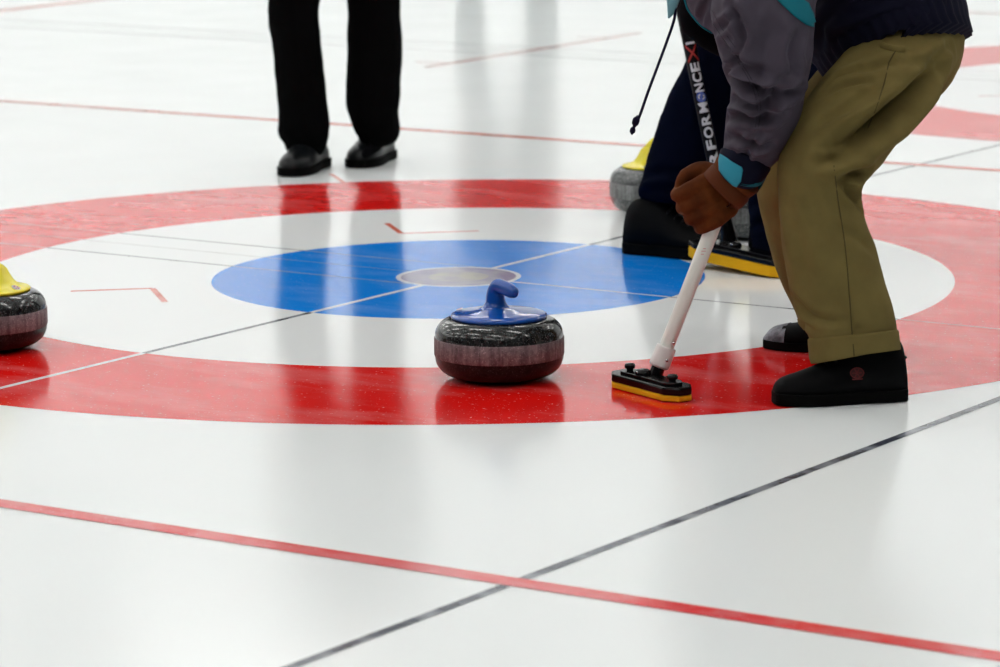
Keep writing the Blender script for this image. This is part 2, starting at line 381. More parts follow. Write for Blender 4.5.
# ------------------------------------------------------------------ curling stones
STONE_R = .1365
def stone(label, loc, rot, gm, bm_, pm, group):
    t = thing('curling_stone', label, 'curling stone', loc, group); t.rotation_euler.z = rot
    def arc(r0, z0, r1, z1, n=9):              # quarter superellipse from the band edge inwards
        o = []
        for i in range(n + 1):
            a = math.pi / 2 * i / n
            o.append((r1 + (r0 - r1) * math.cos(a) ** .85, z0 + (z1 - z0) * math.sin(a) ** .95))
        return o
    R = STONE_R
    lower = [(0.0, .004), (.058, .004), (.062, 0), (.068, 0), (.0695, .0015)]
    q = arc(R - .0015, .048, .068, .0015)[::-1]
    obj('granite_base', lathe(lower + q[1:]), 'granite_shade' if gm == 'granite' else gm, t, False)
    obj('striking_band', lathe([(R - .0015, .048), (R, .0505), (R + .0003, .068), (R, .0865), (R - .0015, .0885)]), bm_, t, False)
    obj('granite_top', lathe(arc(R - .0015, .0885, .085, .129) + [(.04, .129), (0, .129)]), gm, t, False)
    # cover: a shallow plastic dish with a turned-down lip, swelling into the handle's foot
    if pm == 'blue_plastic':
        pr = [(.094, .128), (.1005, .1285), (.1018, .131), (.100, .1345), (.094, .1372), (.075, .1405), (.055, .1430), (.036, .1455), (.03, .147), (0, .148)]
        cov = obj('cover', lathe(pr, 64), pm, t, False)
        neck = loft([((-.012, 0, .145), .033, .038), ((-.012, 0, .150), .024, .028), ((-.012, 0, .159), .0195, .022), ((-.0125, 0, .172), .0180, .020), ((-.010, 0, .184), .0165, .0175), ((-.001, 0, .1925), .0165, .0155),
                     ((.014, 0, .1925), .016, .013), ((.032, 0, .1905), .0155, .0125), ((.046, 0, .188), .0145, .0125), ((.053, 0, .187), .0125, .011)], 24, 5, (0, 1, 0))
        obj('handle', neck, pm, t, False)
    else:
        pr = [(.094, .128), (.1005, .1285), (.1025, .131), (.1, .1335), (.088, .136), (.074, .141), (.064, .152), (.057, .164), (.051, .176), (.042, .184), (.022, .189), (0, .190)]
        me = lathe(pr, 64)
        for v in me.vertices:                  # the dish rises into a broad fin along its length
            if v.co.z > .136: v.co.y *= 1 - .5 * min(1, (v.co.z - .136) / .045)
        cov = obj('cover', me, pm, t, False)
        obj('handle', loft([((-.02, 0, .178), .02, .017), ((-.012, 0, .190), .018, .015), ((.005, 0, .198), .016, .0135), ((.028, 0, .197), .0155, .013), ((.046, 0, .192), .015, .0125), ((.054, 0, .190), .012, .011)], 24, 5, (0, 1, 0)), pm, t, False)
    return t, cov
def sticker(cov, ang, r, z, rad, inner, tilt):
    a = ang; c = Vector((r * math.cos(a), r * math.sin(a), z))
    nrm = Vector((math.sin(tilt) * math.cos(a), math.sin(tilt) * math.sin(a), math.cos(tilt)))
    rot = nrm.to_track_quat('Z', 'Y').to_matrix().to_4x4()
    me = lathe([(0, .0012), (rad * .9, .0012), (rad, 0.0002)], 20); me.transform(Matrix.Translation(c + nrm * .0005) @ rot); obj('sticker', me, inner[0], cov, False)
    if len(inner) > 1:
        for k in range(5):
            b = 2 * math.pi * k / 5
            s = box((rad * .5 * math.cos(b), rad * .5 * math.sin(b), .0015), rad * .42, rad * .2, .0008, 0, Matrix.Rotation(b, 4, 'Z'))
            s.transform(Matrix.Translation(c + nrm * .0005) @ rot); obj('print_mark', s, inner[1], cov, False)
headR = math.atan2(RH.y, RH.x)                 # angle of image-right on the ice
g = GR(499.5, 377.6)
t, cov = stone('dark granite curling stone with glossy blue handle cover beside the white broom', (g.x, g.y, .0012), headR - .95, 'granite', 'band', 'blue_plastic', 'curling stones in the house')
sticker(cov, math.pi - .12 + .95 - .25, .0885, .1388, .0085, ('sticker_white', 'sticker_red'), .30)
g = GR(-13.5, 347.5)
t, cov = stone('dark granite curling stone with yellow handle, cut off at the left edge', (g.x, g.y, .0012), headR + math.pi + .12, 'granite', 'band', 'yellow_plastic', 'curling stones in the house')
sticker(cov, math.pi - .12 - .45, .083, .1378, .0105, ('sticker_white', 'sticker_red'), .42)
g = GR(658.7, 212.5)
t, cov = stone('grey yellow-handled curling stone left of the navy trouser leg, farther back', (g.x, g.y, .0012), headR + .2, 'granite_grey', 'band_grey', 'yellow_plastic', 'curling stones in the house')
me = box((0, 0, 0), .018, .008, .0012); me.transform(Matrix.Translation((-.052, -.072, .1375)) @ Matrix.Rotation(.35, 4, 'X')); obj('print_mark', me, 'dark_print', cov, False)
g = GR(741, 235)
stone('grey curling stone mostly hidden, glimpsed between brown glove and khaki leg', (g.x, g.y, .0012), headR + .9, 'granite_grey', 'band_grey', 'yellow_plastic', 'curling stones in the house')

# ------------------------------------------------------------------ brooms
def shaft_tube(a, b, r, n=20, m=2): return tube([a + (b - a) * i / m for i in range(m + 1)], r, n, 1)
def oblong(L, W, c):                           # long hexagon with cut corners
    return [(-L / 2, -W / 2 + c), (-L / 2 + c * 1.5, -W / 2), (L / 2 - c * 1.5, -W / 2), (L / 2, -W / 2 + c), (L / 2, W / 2 - c), (L / 2 - c * 1.5, W / 2), (-L / 2 + c * 1.5, W / 2), (-L / 2, W / 2 - c)]
def broom_head(root, Mx, L, W, hb, pad_h):
    me = prism(oblong(L * .985, W, W * .28), 0.0008, pad_h, .003); me.transform(Mx); p = obj('pad', me, 'pad', root)
    me = prism(oblong(L, W * .98, W * .28), pad_h, pad_h + hb, .004); me.transform(Mx); h = obj('head', me, 'black_plastic', root)
    me = prism(oblong(L * .8, W * .62, W * .18), pad_h + hb - .001, pad_h + hb + .006, .002); me.transform(Mx); obj('head_ridge', me, 'black_plastic', h)
    for s in (-1, 1):
        me = lathe([(0, .016), (.0095, .0155), (.0115, .012), (.011, .007), (.007, .005), (.0065, 0)], 20); me.transform(Mx @ Matrix.Translation((s * L * .31, 0, pad_h + hb + .004))); obj('head_knob', me, 'black_plastic', h)
    me = lathe([(.017, 0), (.017, .008), (.012, .013), (0, .014)], 20); me.transform(Mx @ Matrix.Translation((-.022, -.004, pad_h + hb + .003))); obj('swivel', me, 'black_plastic', h)
    me = box((0, 0, 0), .004, .004, .004, .001); me.transform(Mx @ Matrix.Translation((-.020, -.020, pad_h + hb + .012))); obj('rivet', me, 'steel', h)
# broom of the sweeper in khaki
hd = Vector((.917, -.393, 0)); hp = Vector((.393, .917, 0)); hc = Vector((1.178, -1.073, 0)) + hp * .034
MH = Matrix(((hd.x, hp.x, 0, hc.x), (hd.y, hp.y, 0, hc.y), (0, 0, 1, .001), (0, 0, 0, 1)))
bw = thing('broom', 'white-shafted curling broom with black head and yellow pad on red ring', 'broom', hc)
broom_head(bw, MH, .242, .072, .017, .013)
B0 = AT(653.5, 380, 7.17); B1 = AT(713, 227, 7.15)
BD = (B1 - B0).normalized()
def on_shaft(px_y):                            # point of the shaft at a photo height
    f = (380 - px_y) / (380 - 227); return B0 + (B1 - B0) * f
obj('socket', tube([B0 - BD * .012, B0 + BD * .01, on_shaft(362)], [.017, .015, .0135], 20), 'black_plastic', bw)
cl = obj('collar', loft([(on_shaft(366), .0205, .0205), (on_shaft(363), .0215, .0215), (on_shaft(348), .0205, .0205), (on_shaft(346.5), .019, .019)], 24, 3, (1, 0, 0), True, .2), 'white_plastic', bw)
sh = obj('shaft', shaft_tube(on_shaft(360), B0 + BD * .98, .0152), 'white_shaft', bw)
for yy in (359, 342):
    p = on_shaft(yy) - FH * .0195 * (.8 if yy < 346 else 1) + RH * .010
    me = lathe([(0, .003), (.0025, .0025), (.0035, 0)], 12); me.transform(Matrix.Translation(p) @ (-FH + RH * .3).to_track_quat('Z', 'Y').to_matrix().to_4x4()); obj('screw', me, 'steel', bw)
for yy in (247.5, 250, 253):
    p = on_shaft(yy) - FH * .0153 - RH * .002
    me = box((0, 0, 0), .006 if yy != 250 else .009, .0008, .0016); me.transform(Matrix.Translation(p) @ Matrix.Rotation(headR, 4, 'Z')); obj('print_mark', me, 'print_pink', sh)

# broom of the player in navy, lettered black shaft
Rr = GR(781, 280.5); v = (AT(680.5, 257.5, 1) - CAM); Lb = .32
aa = v.dot(v); bb = 2 * v.dot(CAM - Rr); cc = (CAM - Rr).length_squared - Lb * Lb
disc_ = max(0, bb * bb - 4 * aa * cc); tl = (-bb + math.sqrt(disc_)) / (2 * aa); tl2 = (-bb - math.sqrt(disc_)) / (2 * aa)
cand = [CAM + v * q for q in (tl, tl2)]; Ll = max(cand, key=lambda p: -abs(p.z - .025))
hx = (Rr - Ll).normalized(); hy = (ZU.cross(hx)).normalized(); hz = hx.cross(hy)
hc2 = (Rr + Ll) / 2 + hy * .045
MB2 = Matrix(((hx.x, hy.x, hz.x, hc2.x), (hx.y, hy.y, hz.y, hc2.y), (hx.z, hy.z, hz.z, hc2.z), (0, 0, 0, 1)))
bb_ = thing('broom', 'black-shafted curling broom with white lettering and broad yellow pad behind glove', 'broom', (hc2.x, hc2.y, 0))
broom_head(bb_, MB2, Lb, .085, .015, .028)
D2 = 3500 / 398.
Q0 = AT(732, 252, D2); Q1 = AT(688.5, 40, D2 + .03); QD = (Q1 - Q0).normalized()
obj('socket', tube([Q0 - QD * .03, Q0 + QD * .02, AT(724, 214, D2)], [.024, .021, .017], 20), 'black_plastic', bb_)
s2 = obj('shaft', shaft_tube(Q0, Q0 + QD * 1.05, .0165, 24), 'black_shaft', bb_)
def wrap_on_shaft(me, along, r, ang0, roll=0):
    """bends flat artwork (x along the shaft, y around it) onto the cylinder"""
    vd = -FH; e1 = (vd - QD * vd.dot(QD)).normalized(); e2 = QD.cross(e1)
    for vtx in me.vertices:
        x, y, z = vtx.co; a = ang0 - y / r
        vtx.co = Q0 + QD * (along + x) + (e1 * math.cos(a) + e2 * math.sin(a)) * (r + .0006 + z)
def letters(txt, size, along, m, name):
    cu = bpy.data.curves.new('t', 'FONT'); cu.body = txt; cu.size = size; cu.extrude = .0003; cu.offset = .0009
    o = bpy.data.objects.new('t', cu); C.objects.link(o); dg = bpy.context.evaluated_depsgraph_get()
    me = bpy.data.meshes.new_from_object(o.evaluated_get(dg)); bpy.data.objects.remove(o)
    bm = bmesh.new(); bm.from_mesh(me); bmesh.ops.subdivide_edges(bm, edges=[e for e in bm.edges if e.calc_length() > .006], cuts=2); bm.to_mesh(me); bm.free()
    xs = [q.co.x for q in me.vertices]; ys = [q.co.y for q in me.vertices]; cy = (min(ys) + max(ys)) / 2; x0 = min(xs); wd = max(xs) - x0
    for q in me.vertices: q.co.x -= x0; q.co.y -= cy
    wrap_on_shaft(me, along, .0165, LET_ANG); obj(name, me, m, s2); return wd
LET_ANG = .15
def along_at(py):                              # distance up the shaft at a photo height
    return (Q1 - Q0).length * (252 - py) / (252 - 40)
def fit_letter(ch, y_bot, y_top):
    """one capital reading up the shaft between two photo heights"""
    a0, a1 = along_at(y_bot), along_at(y_top)
    cu = bpy.data.curves.new('t', 'FONT'); cu.body = ch; cu.size = .04; cu.extrude = .0003; cu.offset = .0013
    o = bpy.data.objects.new('t', cu); C.objects.link(o); dg = bpy.context.evaluated_depsgraph_get()
    me = bpy.data.meshes.new_from_object(o.evaluated_get(dg)); bpy.data.objects.remove(o)
    bm = bmesh.new(); bm.from_mesh(me); bmesh.ops.subdivide_edges(bm, edges=[e for e in bm.edges if e.calc_length() > .005], cuts=3)
    bmesh.ops.triangulate(bm, faces=bm.faces[:]); bm.to_mesh(me); bm.free()
    xs = [q.co.x for q in me.vertices]; ys = [q.co.y for q in me.vertices]
    sx = (a1 - a0) / (max(xs) - min(xs)); sy = .024 / (max(ys) - min(ys))
    for q in me.vertices: q.co.x = (q.co.x - min(xs)) * sx; q.co.y = (q.co.y - (min(ys) + max(ys)) / 2) * sy
    wrap_on_shaft(me, a0, .0165, LET_ANG); obj('letter', me, 'print_white', s2)
for ch, yb, yt in (('P', 192, 181), ('E', 179.5, 168.5), ('R', 166.5, 152.5), ('F', 150.5, 141), ('O', 139, 128), ('R', 126, 115.5), ('M', 113.5, 103.5), ('N', 93, 84.5), ('C', 83, 74), ('E', 72.5, 63.5)):
    fit_letter(ch, yb, yt)
me = me_from([(.0135 * math.cos(2 * math.pi * k / 24), .0125 * math.sin(2 * math.pi * k / 24), 0) for k in range(24)] + [(0, 0, .0003)], [(k, (k + 1) % 24, 24) for k in range(24)])
wrap_on_shaft(me, along_at(98), .0165, LET_ANG); obj('emblem', me, 'print_blue', s2)
for a_, b_, r_ in ((.3, 2.2, .008), (3.4, 5.4, .008)):
    vs, fs = [], []
    for k in range(9):
        a = a_ + (b_ - a_) * k / 8; vs += [(r_ * math.cos(a) * .65, r_ * math.sin(a) * .65, .0006), (r_ * math.cos(a), r_ * math.sin(a), .0006)]
    fs = [(2 * k, 2 * k + 1, 2 * k + 3, 2 * k + 2) for k in range(8)]
    me = me_from(vs, fs); wrap_on_shaft(me, along_at(98), .0165, LET_ANG); obj('emblem_stroke', me, 'print_white', s2)
for s in (-1, 1):                              # red X
    vs = []; n = 8
    for k in range(n + 1):
        f = k / n - .5; vs += [(f * .042 - .004, s * f * .03, .0004), (f * .042 + .004, s * f * .03, .0004)]
    me = me_from(vs, [(2 * k, 2 * k + 1, 2 * k + 3, 2 * k + 2) for k in range(n)]); wrap_on_shaft(me, along_at(54), .0165, LET_ANG); obj('red_cross', me, 'print_red', s2)
vs = []
for k in range(9): f = k / 8 - .5; vs += [(-.003, f * .024, .0004), (.003, f * .024, .0004)]
me = me_from(vs, [(2 * k, 2 * k + 1, 2 * k + 3, 2 * k + 2) for k in range(8)]); wrap_on_shaft(me, along_at(44), .0165, LET_ANG); obj('white_bar', me, 'print_white', s2)

# ------------------------------------------------------------------ people
def chain(*pr, n=16, k=4):                     # (point, radius) pairs -> rounded limb
    return loft([(p, r, r) for p, r in pr], n, k, FH if abs((Vector(pr[-1][0]) - Vector(pr[0][0])).normalized().dot(FH)) < .85 else RH)
def fist(c, S, Wd, wrist, sc=1.0):
    """glove closed round a shaft: palm, four unequal fingers wrapping behind it, thumb closing from the index side"""
    S = S.normalized(); Wd = (Wd - S * Wd.dot(S)).normalized(); Nn = S.cross(Wd)
    if Nn.dot(-FH) < 0: Nn = -Nn
    P = lambda w_, s_, n_: c + (Wd * w_ + S * s_ + Nn * n_) * sc
    mm = []
    for i, (so, ln, rr) in enumerate(((.036, 1.0, .0128), (.0125, 1.08, .0132), (-.0115, 1.03, .0128), (-.034, .86, .0115))):
        mm.append(chain((P(.034, so * .9, .024), rr * 1.15 * sc), (P(.004, so, .030), rr * 1.15 * sc), (P(-.030 * ln, so, .014), rr * sc), (P(-.030 * ln, so, -.012), rr * .95 * sc), (P(-.006, so, -.027), rr * .9 * sc), (P(.014, so * .95, -.024), rr * .85 * sc), k=3))
    mm.append(loft([(wrist, .027 * sc, .022 * sc), (wrist * .5 + P(.034, 0, .016) * .5, .036 * sc, .022 * sc), (P(.03, 0, .018), .044 * sc, .018 * sc), (P(.008, 0, .022), .042 * sc, .013 * sc)], 20, 4, Nn))
    mm.append(chain((wrist * .6 + P(.03, .03, 0) * .4, .018 * sc), (P(.030, .048, .002), .0165 * sc), (P(.004, .056, -.004), .0145 * sc), (P(-.016, .046, -.016), .0135 * sc), (P(-.022, .030, -.022), .0115 * sc), k=3))
    return mm
def open_hand(wr, d, nrm, sc=1.0):
    d = d.normalized(); s = d.cross(nrm).normalized(); mm = [loft([(wr, .026, .018), (wr + d * .05, .04, .015), (wr + d * .09, .038, .012)], 16, 3, nrm)]
    for so, ln in ((.03, .07), (.01, .08), (-.01, .075), (-.029, .058)):
        b = wr + d * .09 + s * so
        mm.append(chain((b, .0095), (b + d * ln * .5 - nrm * .008, .009), (b + d * ln * .85 - nrm * .026, .0075), n=10, k=2))
    mm.append(chain((wr + d * .025 + s * .025, .013), (wr + d * .06 + s * .05, .011), (wr + d * .085 + s * .052 - nrm * .01, .009), n=10, k=2)); return mm
def head_parts(hc_, face, upv, sc=1.0):
    face = face.normalized(); upv = (upv - face * upv.dot(face)).normalized(); s = face.cross(upv)
    rot = Matrix(((face.x, s.x, upv.x, 0), (face.y, s.y, upv.y, 0), (face.z, s.z, upv.z, 0), (0, 0, 0, 1)))
    P = lambda f, l, u: hc_ + (face * f + s * l + upv * u) * sc
    mm = [ball(P(-.01, 0, .025), .095, .074, .095, 20, rot), ball(P(.025, 0, -.045), .068, .055, .065, 16, rot),
          ball(P(.085, 0, -.01), .016, .012, .026, 12, rot), ball(P(.098, 0, -.022), .014, .015, .011, 12, rot),
          ball(P(.078, 0, -.058), .014, .026, .006, 12, rot), ball(P(.076, 0, -.07), .013, .022, .007, 12, rot), ball(P(.066, 0, -.098), .02, .025, .016, 12, rot),
          ball(P(.074, 0, .03), .014, .055, .011, 12, rot)]
    for q in (-1, 1): mm.append(ball(P(-.008, q * .076, -.01), .02, .009, .032, 12, rot))
    eyes = [ball(P(.078, q * .031, .008), .012, .012, .010, 12, rot) for q in (-1, 1)]
    hair = fuse([ball(P(-.022, 0, .040), .098, .083, .098, 20, rot), ball(P(-.055, 0, -.01), .06, .077, .07, 16, rot)], .009, 3)
    return mm, eyes, hair
def person(label, root, J, cat='person'):
    """the body: one continuous figure of head, neck, trunk, limbs, hands and feet; the clothes are put over it by the caller"""
    t = thing('person', label, cat, root)
    mm, eyes, hair = head_parts(J['head'], J['face'], J['head'] - J['neck'])
    mm.append(chain((J['head'] - (J['head'] - J['neck']) * .3, .055), (J['neck'], .056), (J['neck'] * .8 + J['chest'] * .2, .06)))
    mm.append(loft([(J['neck'] * .75 + J['chest'] * .25, .06, .06), (J['chest'], .10, .145), (J['chest'] * .5 + J['pelvis'] * .5, .095, .125), (J['pelvis'], .095, .135)], 20, 4, J['lat']))
    for s in 'LR':
        mm.append(chain((J['sh' + s] * .7 + J['chest'] * .3, .06), (J['sh' + s], .05), (J['el' + s], .036), (J['wr' + s], .026)))
        mm.append(chain((J['hip' + s] * .7 + J['pelvis'] * .3, .08), (J['hip' + s], .062), (J['hip' + s] * .5 + J['kn' + s] * .5, .050), (J['kn' + s], .044), (J['kn' + s] * .6 + J['an' + s] * .4, .042), (J['an' + s], .033)))
        mm.append(chain((J['an' + s] - ZU * .01, .03), (J['an' + s] + J['toe' + s] * .05 - ZU * .035, .024), (J['an' + s] + J['toe' + s] * .11 - ZU * .045, .014)))
        mm += J['hand' + s]
    bme = fuse(mm, .0085, 3); b = obj('body', bme, 'skin', t); bme.materials.append(M['black_cloth'])   # dark socks and undershirt on the same continuous figure
    for p in bme.polygons: p.material_index = int((p.center.z + root[2] < .45) or (J['pelvis'].z - .1 < p.center.z < J['neck'].z - .02 and (p.center + Vector(root) - J['chest']).length < .33))
    for e in eyes: obj('eye', e, 'eye', b)
    obj('hair', hair, 'hair', b)
    return t, b
def shoe_mesh(L, prof, wid, heel_h):
    """prof: (x fraction from heel, top height); returns upper, sole (toe along +x, heel at 0)"""
    rows, n = [], 22
    for f, top in prof:
        x = f * L; wd = np.interp(f, [q[0] for q in wid], [q[1] for q in wid]); rows.append((x, top, wd))
    rows = catmull(rows, 4); vs, fs = [], []
    for x, top, wd in rows:
        for q in range(n):
            a = 2 * math.pi * q / n; y = wd * math.cos(a); z = math.sin(a)
            z = heel_h + (top - heel_h) * (max(0, z) ** .75) if z > 0 else heel_h + z * .002
            tp = 1 - .35 * max(0, (z - .045) / max(.06, top)) if top > .06 else 1
            vs.append((x, y * tp, z))
    m_ = len(rows)
    for i in range(m_ - 1):
        for q in range(n): q2 = (q + 1) % n; fs.append((i * n + q, i * n + q2, (i + 1) * n + q2, (i + 1) * n + q))
    fs.append(tuple(range(n))[::-1]); fs.append(tuple((m_ - 1) * n + q for q in range(n)))
    up = me_from(vs, fs)
    out = [(f * L, w_ + .004) for f, w_ in wid]; ol = [(x, -y) for x, y in out] + [(x, y) for x, y in out[::-1]]
    c = catmull([(*p,) for p in ol + [ol[0]]], 3)[:-1]
    sole = prism([tuple(p) for p in c], 0.0005, heel_h + .004, .002)
    return up, sole
WID = [(0, .022), (.04, .031), (.15, .036), (.35, .036), (.55, .044), (.72, .049), (.86, .044), (.95, .031), (1, .016)]
BOOT = [(0, .055), (.02, .105), (.1, .135), (.25, .138), (.38, .128), (.5, .104), (.65, .080), (.8, .064), (.92, .054), (.98, .043), (1, .028)]
STAND = [(0, .06), (.03, .085), (.12, .10), (.28, .108), (.42, .112), (.55, .10), (.7, .080), (.84, .068), (.94, .054), (1, .034)]
LOW = [(0, .045), (.03, .07), (.12, .085), (.28, .092), (.42, .094), (.55, .078), (.7, .060), (.84, .051), (.94, .041), (1, .022)]
def shoe(parent, heel, direction, L, prof, m, sole_h=.018, wmul=1.0, laces=True, tab=True):
    d = Vector((direction.x, direction.y, 0)).normalized(); lat = Vector((-d.y, d.x, 0))
    Mx = Matrix(((d.x, lat.x, 0, heel.x), (d.y, lat.y, 0, heel.y), (0, 0, 1, 0.0013), (0, 0, 0, 1)))
    up, so = shoe_mesh(L, prof, [(a, b * wmul) for a, b in WID], sole_h); up.transform(Mx); so.transform(Mx)
    s = obj('shoe', up, m, parent); obj('sole', so, 'black_rubber', s)
    if laces:
        for i in range(4):
            f = .44 + i * .06; z = np.interp(f, [p[0] for p in prof], [p[1] for p in prof]) + .001
            me = tube([Vector((f * L - .004, -.021, z - .012)), Vector((f * L, -.01, z - .001)), Vector((f * L, .01, z - .001)), Vector((f * L - .004, .021, z - .012))], .0028, 8, 3); me.transform(Mx); obj('lace', me, 'black_leather', s)
    if tab is True: tab = .088
    if tab:
        me = box((.006, 0, tab), .016, .016, .006, .002, Matrix.Rotation(.5, 4, 'Y')); me.transform(Mx); obj('heel_tab', me, 'black_rubber', s)
    return s, Mx

# ---------------------------------------------- sweeper in khaki trousers and grey sleeve (faces image left)
def R_(px, py, d, hw, b): return (AT(px, py, d), hw * d / 3500, b)
hL = Vector(GR(905, 399)); toeL = Vector(GR(779, 404)); dirL = (toeL - hL)
hipL, hipR = AT(902, 55, 7.2), AT(905, 50, 7.46)
JW = {'pelvis': AT(905, 35, 7.33), 'chest': AT(800, -105, 7.33), 'neck': AT(768, -172, 7.33), 'head': AT(738, -222, 7.33), 'face': (-RH * .9 - ZU * .35), 'lat': FH,
      'shL': AT(795, -112, 7.16), 'elL': AT(768, 22, 7.03), 'wrL': AT(737, 178, 7.12), 'shR': AT(795, -112, 7.5), 'elR': AT(728, -8, 7.42), 'wrR': AT(768, 55, 7.28),
      'hipL': hipL, 'knL': AT(822, 172, 7.05), 'anL': AT(860, 365, 7.06), 'hipR': hipR, 'knR': AT(802, 165, 7.5), 'anR': AT(843, 325, 7.62),
      'toeL': dirL.normalized(), 'toeR': -RH}
gripL = AT(704, 202.5, 7.15)
fR = (380 - 65) / (380 - 227); gripR = B0 + (B1 - B0) * fR
JW['handL'] = []; JW['handR'] = []
rootW = Vector((1.45, -.72, 0))
W, Wb = person('person bending in khaki trousers and grey-sleeved navy jacket, sweeping with white broom', rootW, JW)
# trousers
near = loft([R_(854.0, 342, 7.05, 44, .082), R_(853, 332, 7.05, 44, .082), R_(847, 310, 7.05, 45.5, .083), R_(838, 288, 7.05, 47.5, .084), R_(829, 255, 7.05, 46, .085), R_(822.5, 225, 7.05, 42.5, .086), R_(819.5, 198, 7.05, 42, .088),
             R_(823, 168, 7.05, 46, .092), R_(836, 142, 7.07, 49, .098), R_(863, 107, 7.12, 50, .105), R_(891, 74, 7.17, 50, .11), R_(908, 48, 7.24, 50, .105)], 32, 5, None, True, .12)
under = loft([R_(854, 174, 7.1, 11, .05), R_(870, 148, 7.14, 20, .06), R_(884, 110, 7.2, 25, .08), R_(910, 76, 7.26, 28, .1)], 20, 4)     # loose cloth under the thigh
farl = loft([R_(842, 318, 7.62, 42, .08), R_(832, 290, 7.61, 43, .08), R_(819, 262, 7.6, 43, .082), R_(809, 232, 7.58, 42, .084), R_(800, 196, 7.54, 42, .088), R_(800, 162, 7.5, 43, .092), R_(826, 130, 7.48, 46, .1), R_(860, 98, 7.46, 50, .105), R_(895, 60, 7.45, 50, .11)], 32, 5, None, True, .12)
seat = loft([R_(894, 80, 7.33, 44, .175), R_(909, 53, 7.33, 52, .18), R_(909, 25, 7.33, 54, .175), R_(900, 5, 7.33, 50, .17)], 32, 4, None, True, .15)
tr = fuse([near, under, farl, seat], .0048, 5)
folds(tr, [
    ([(940, 66), (915, 92), (888, 116), (860, 136), (832, 152)], .020, .034),
    ([(860, 150), (836, 160), (812, 164)], .010, .008),
    ([(868, 172), (852, 174), (841, 179)], .010, .012),
    ([(841, 179), (850, 192), (860, 206)], .009, .010),
    ([(915, 70), (880, 92), (845, 112), (815, 128)], .012, .006),
    ([(905, 58), (880, 66), (850, 72)], .010, .005),
    ([(868, 82), (845, 85), (822, 96)], .008, .005),
    ([(858, 68), (838, 76), (822, 92)], .007, .004),
    ([(950, 45), (925, 62), (895, 68)], .010, .006),
    ([(792, 296), (815, 318), (845, 322)], .010, .006),
    ([(800, 322), (830, 332), (860, 330)], .008, .004),
    ([(885, 262), (860, 240), (838, 232)], .012, .004),
    ([(790, 215), (800, 245), (806, 280)], .016, .004),
    ([(800, 190), (812, 205), (818, 235)], .014, .003)], 1.6)
rumple(tr, 11, .0028)
tro = obj('trousers', tr, 'khaki', W)
trw = tr.copy(); trw.transform(Matrix.Translation(rootW))
def seam(pts, m='seam', r=.0013, parent=tro, surf=None):
    L = on_surface(surf or trw, catmull(pts, 5)[:, :2], .0002)
    if len(L) > 2: obj('seam', tube(L, r, 6, 1), m, parent)
seam([(834, 166), (838, 200), (845, 245), (849, 290), (852.5, 341)])
seam([(889, 62), (884, 84), (876, 108), (868, 128)])
seam([(889, 62), (896, 50)])
cu = obj('cuff', loft([R_(855.2, 355.5, 7.05, 44.5, .085), R_(855.0, 354, 7.05, 46, .087), R_(854.2, 346, 7.05, 46, .087), R_(853.2, 336, 7.05, 45.8, .087), R_(853, 334, 7.05, 44.2, .085)], 36, 4, None, False), 'khaki', tro)
obj('cuff', loft([R_(843, 325, 7.62, 43, .083), R_(842, 318, 7.62, 44, .084), R_(840, 308, 7.62, 44, .084), R_(839, 306, 7.62, 42, .082)], 36, 4, None, False), 'khaki', tro)
seam([(853.2, 344.5), (853.8, 352), (854.4, 361)], 'seam', .0013, cu, (lambda m_: (m_.transform(Matrix.Translation(rootW)), m_)[1])(cu.data.copy()))
lp = on_surface(trw, [(881, 46), (893, 50), (904, 50)], .003)
if len(lp) == 3: obj('belt_loop', loft([(q, .007, .002) for q in lp], 10, 3), 'khaki', tro)
# shoes
s1, M1 = shoe(W, hL, dirL, .272, BOOT, 'black_shoe', .02, 1.0, True, .083)
me = lathe([(0, .0012), (.013, .001), (.0145, 0)], 24); me.transform(Matrix.Diagonal((1.15, .85, 1, 1)))
latn = Vector((-dirL.y, dirL.x, 0)).normalized(); latn = latn if latn.dot(FH) < 0 else -latn
def logo_at(bm_list):
    bv = BVHTree.FromPolygons([v.co + rootW for v in s1.data.vertices], [p.vertices for p in s1.data.polygons])
    h = bv.ray_cast(CAM, (AT(857, 373, 1) - CAM).normalized()); return h
h = logo_at(None)
if h[0] is not None:
    q = h[1].to_track_quat('Z', 'Y').to_matrix().to_4x4()
    # ring with a star of bars over a base line: the red emblem on the ankle
    Mq = Matrix.Translation(h[0] + h[1] * .0006) @ q
    vs, fs = [], []
    for k in range(25):
        a = 2 * math.pi * k / 24; vs += [(.0150 * math.cos(a), .0115 * math.sin(a), .0004), (.0125 * math.cos(a), .0092 * math.sin(a), .0004)]
    fs = [(2 * k, 2 * k + 1, 2 * k + 3, 2 * k + 2) for k in range(24)]
    M['logo_red'] = mat('logo_red', (.11, .006, .007), .8)
    M['logo_dark'] = mat('logo_dark', (.05, .004, .004), .8)
    e = lathe([(0, .0002), (.0125, .0001)], 24); e.transform(Matrix.Diagonal((1, .74, 1, 1))); e.transform(Mq); obj('logo_ground', e, 'logo_dark', s1)
    e = me_from(vs, fs); e.transform(Mq); lg = obj('logo', e, 'logo_red', s1)
    for k in range(3):
        e = box((0, 0, .0006), .020, .0022, .0006, 0, Matrix.Rotation(k * math.pi / 3, 4, 'Z')); e.transform(Mq); obj('logo_bar', e, 'logo_red', s1)
    e = box((0, -.0125, .0006), .022, .0026, .0006); e.transform(Mq); obj('logo_bar', e, 'logo_red', s1)
hRv = Vector(GR(893, 353)); tR = Vector(GR(767, 347)); 
s2_, M2 = shoe(W, hRv, tR - hRv, .285, LOW, 'black_shoe', .015, 1.0, True, False)
